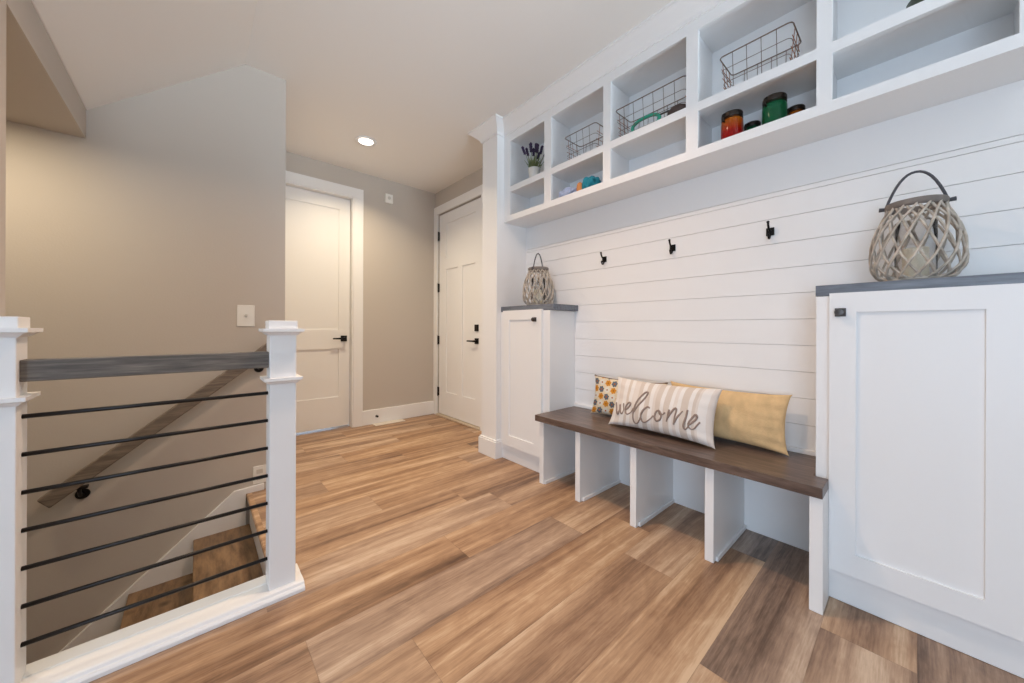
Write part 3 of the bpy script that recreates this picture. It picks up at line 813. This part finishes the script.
# wall handrail
hr = thing('wall_handrail', 'grey-brown wooden handrail sloping down the stair wall on black brackets', 'handrail', (-.1,2.838,.5))
def hpart(name, mb, m, **k):
    o = mb.build(name, m, None, **k); o.location = (.1,-2.838,-.5); o.parent = hr; return o
dx, dz = .781, .625          # unit slope direction
nx, nz = -dz, dx
A = (-.565, .236)
def hp(s, n): return (A[0]+dx*s+nx*n, A[1]+dz*s+nz*n)
poly = [hp(0,0), hp(1.22,0), hp(1.22,-.062), hp(0,-.062)]
hpart('rail', MB().prism(poly, lambda x,z:(x,2.745,z), lambda x,z:(x,2.790,z)), M['hrail'], bevel=.006)
for s in (.115,1.065):
    bx_, bz_ = hp(s,-.062)
    b = MB(); b.tube([(bx_,2.768,bz_+.002),(bx_,2.768,bz_-.022),(bx_,2.790,bz_-.050),(bx_,2.832,bz_-.058)], .008, 10)
    b.box(bx_-.030,bx_+.030,2.752,2.784,bz_-.008,bz_+.001)
    b.tube([(bx_,2.8374,bz_-.058),(bx_,2.832,bz_-.058)], [.027,.025], 20)
    hpart('bracket', b, M['dark'])

# ------------------------------------------------------------------ wall plates, sensor, register, door stop, downlights
sw = thing('light_switch', 'white light switch plate on the stair wall above the railing', 'light switch', (.2365,2.838,1.135))
MB().box(-.046,.046,-.006,-.0003,-.068,.068).build('plate', M['plate'], sw, bevel=.003)
MB().box(-.006,.006,-.018,-.0055,-.003,.012).build('toggle', M['plateshade'], sw, bevel=.002)
ou = thing('wall_outlet', 'white outlet plate low on the stair wall just above the skirt board', 'outlet', (.312,2.838,.102))
MB().box(-.036,.036,-.006,-.0003,-.057,.057).build('plate', M['plate'], ou, bevel=.003)
for z in (.021,-.021): MB().box(-.017,.017,-.008,-.0055,z-.014,z+.014).build('socket', M['plateshade'], ou, bevel=.002)
se = thing('wall_sensor', 'small white sensor box high on the back wall right of the door', 'sensor', (1.632,3.98,2.528))
MB().box(-.044,.044,-.026,-.0003,-.052,.052).build('housing', M['plate'], se, bevel=.006)
MB().lathe([(0,0),(.018,0),(.018,.004),(0,.005)], 20).build('face_dial', M['plateshade'], se).matrix_local = Matrix.Translation((0,-.026,.005)) @ Matrix.Rotation(R(90),4,'X')
ve = thing('floor_register', 'cream floor register set in the planks by the back baseboard', 'vent', (1.62,3.905,.0006))
vf = MB().box(-.17,.17,-.052,-.040,0,.007).box(-.17,.17,.040,.052,0,.007).box(-.17,-.155,-.04,.04,0,.007).box(.155,.17,-.04,.04,0,.007)
vf.build('frame', M['vent'], ve, bevel=.002)
vl = MB()
for i in range(26): vl.box(-.153+.0118*i,-.1432+.0118*i,-.04,.04,.001,.005)
vl.box(-.155,.155,-.004,.004,.001,.006).build('louvers', M['vent'], ve)
ds = thing('door_stop', 'tiny dark door stop on the back baseboard above the register', 'door stop', (1.50,3.962,.085))
MB().tube([(0,-.0004,0),(0,-.008,0),(0,-.022,0)], [.012,.007,.007], 12).build('stem', M['dark'], ds)
MB().tube([(0,-.0215,0),(0,-.034,0)], .011, 12).build('rubber_tip', M['dark'], ds)

def downlight(x, y, z, label):
    t = thing('ceiling_downlight', label, 'ceiling light', (x,y,z))
    MB().lathe([(.058,-.001),(.088,-.001),(.092,-.004),(.086,-.009),(.066,-.010),(.058,-.004)], 36).build('trim_ring', M['white'], t, smooth=True)
    MB().lathe([(0,-.0065),(.062,-.0055),(.062,-.003),(0,-.003)], 32).build('diffuser', M['lamp'], t)
    return t
dl = downlight(1.135,3.275,2.74,'round recessed downlight glowing in the hall ceiling')

# ------------------------------------------------------------------ lights
def area(name, loc, rot, size, power, col, size_y=None, shape=None, spread=None):
    l = bpy.data.lights.new(name, 'AREA'); l.energy = power; l.color = col; l.size = size
    if size_y: l.shape = 'RECTANGLE'; l.size_y = size_y
    if shape: l.shape = shape
    if spread: l.spread = spread
    o = bpy.data.objects.new(name, l); COL.objects.link(o); o.location = loc; o.rotation_euler = rot; return o
WARM = (1,.70,.42); NEUT = (1,.80,.58); COOL = (.52,.75,1)
DAY = (.62,.79,1)
area('daylight_left_window', (-2.80,-1.5,1.2), (0,R(-90),0), 1.8, 70, DAY, 1.7)
area('daylight_left_window_far', (-2.80,.1,1.2), (0,R(-90),0), 1.8, 24, DAY, 1.5)
# added fill light aimed up through the front window to brighten the ceiling
area('added_ceiling_fill', (.3,-3.9,.75), (R(90+30),0,0), 3.2, 41, (.72,.87,1), .9, spread=R(50))
for n_, x, y, p, c in (('hall',1.135,3.275,15,(1,.82,.57)), ('bench',.85,1.35,16.5,(1,.70,.49))):
    area('lamp_'+n_, (x,y,2.728), (0,0,0), .14, p, c, shape='DISK', spread=R(135))
area('lamp_stair', (-.78,2.34,2.024), (0,0,0), .10, 7.6, (1,.85,.62), shape='DISK')
area('daylight_under_door', (.82,4.45,.35), (R(-60),0,0), .8, 6, COOL, .4)

w = bpy.data.worlds.new('World'); scene.world = w; w.use_nodes = True
bg = w.node_tree.nodes['Background']; bg.inputs[0].default_value = (.74,.86,1,1); bg.inputs[1].default_value = .15

# ------------------------------------------------------------------ camera
cam = bpy.data.cameras.new('camera'); co = bpy.data.objects.new('camera', cam); COL.objects.link(co)
cam.sensor_width = 36; cam.lens = 357/1024*36; cam.clip_start = .02
cam.shift_y = -(341.5-328.65)/1024
co.matrix_world = Matrix.Translation((0,0,1.06)) @ Matrix.Rotation(R(-41.47),4,'Z') @ Matrix.Rotation(R(90),4,'X') @ Matrix.Rotation(R(.238),4,'Z')
scene.camera = co
vs_ = scene.view_settings
vs_.view_transform = 'Standard'; vs_.look = 'None'; vs_.exposure = 0; vs_.gamma = 1; vs_.use_curve_mapping = False
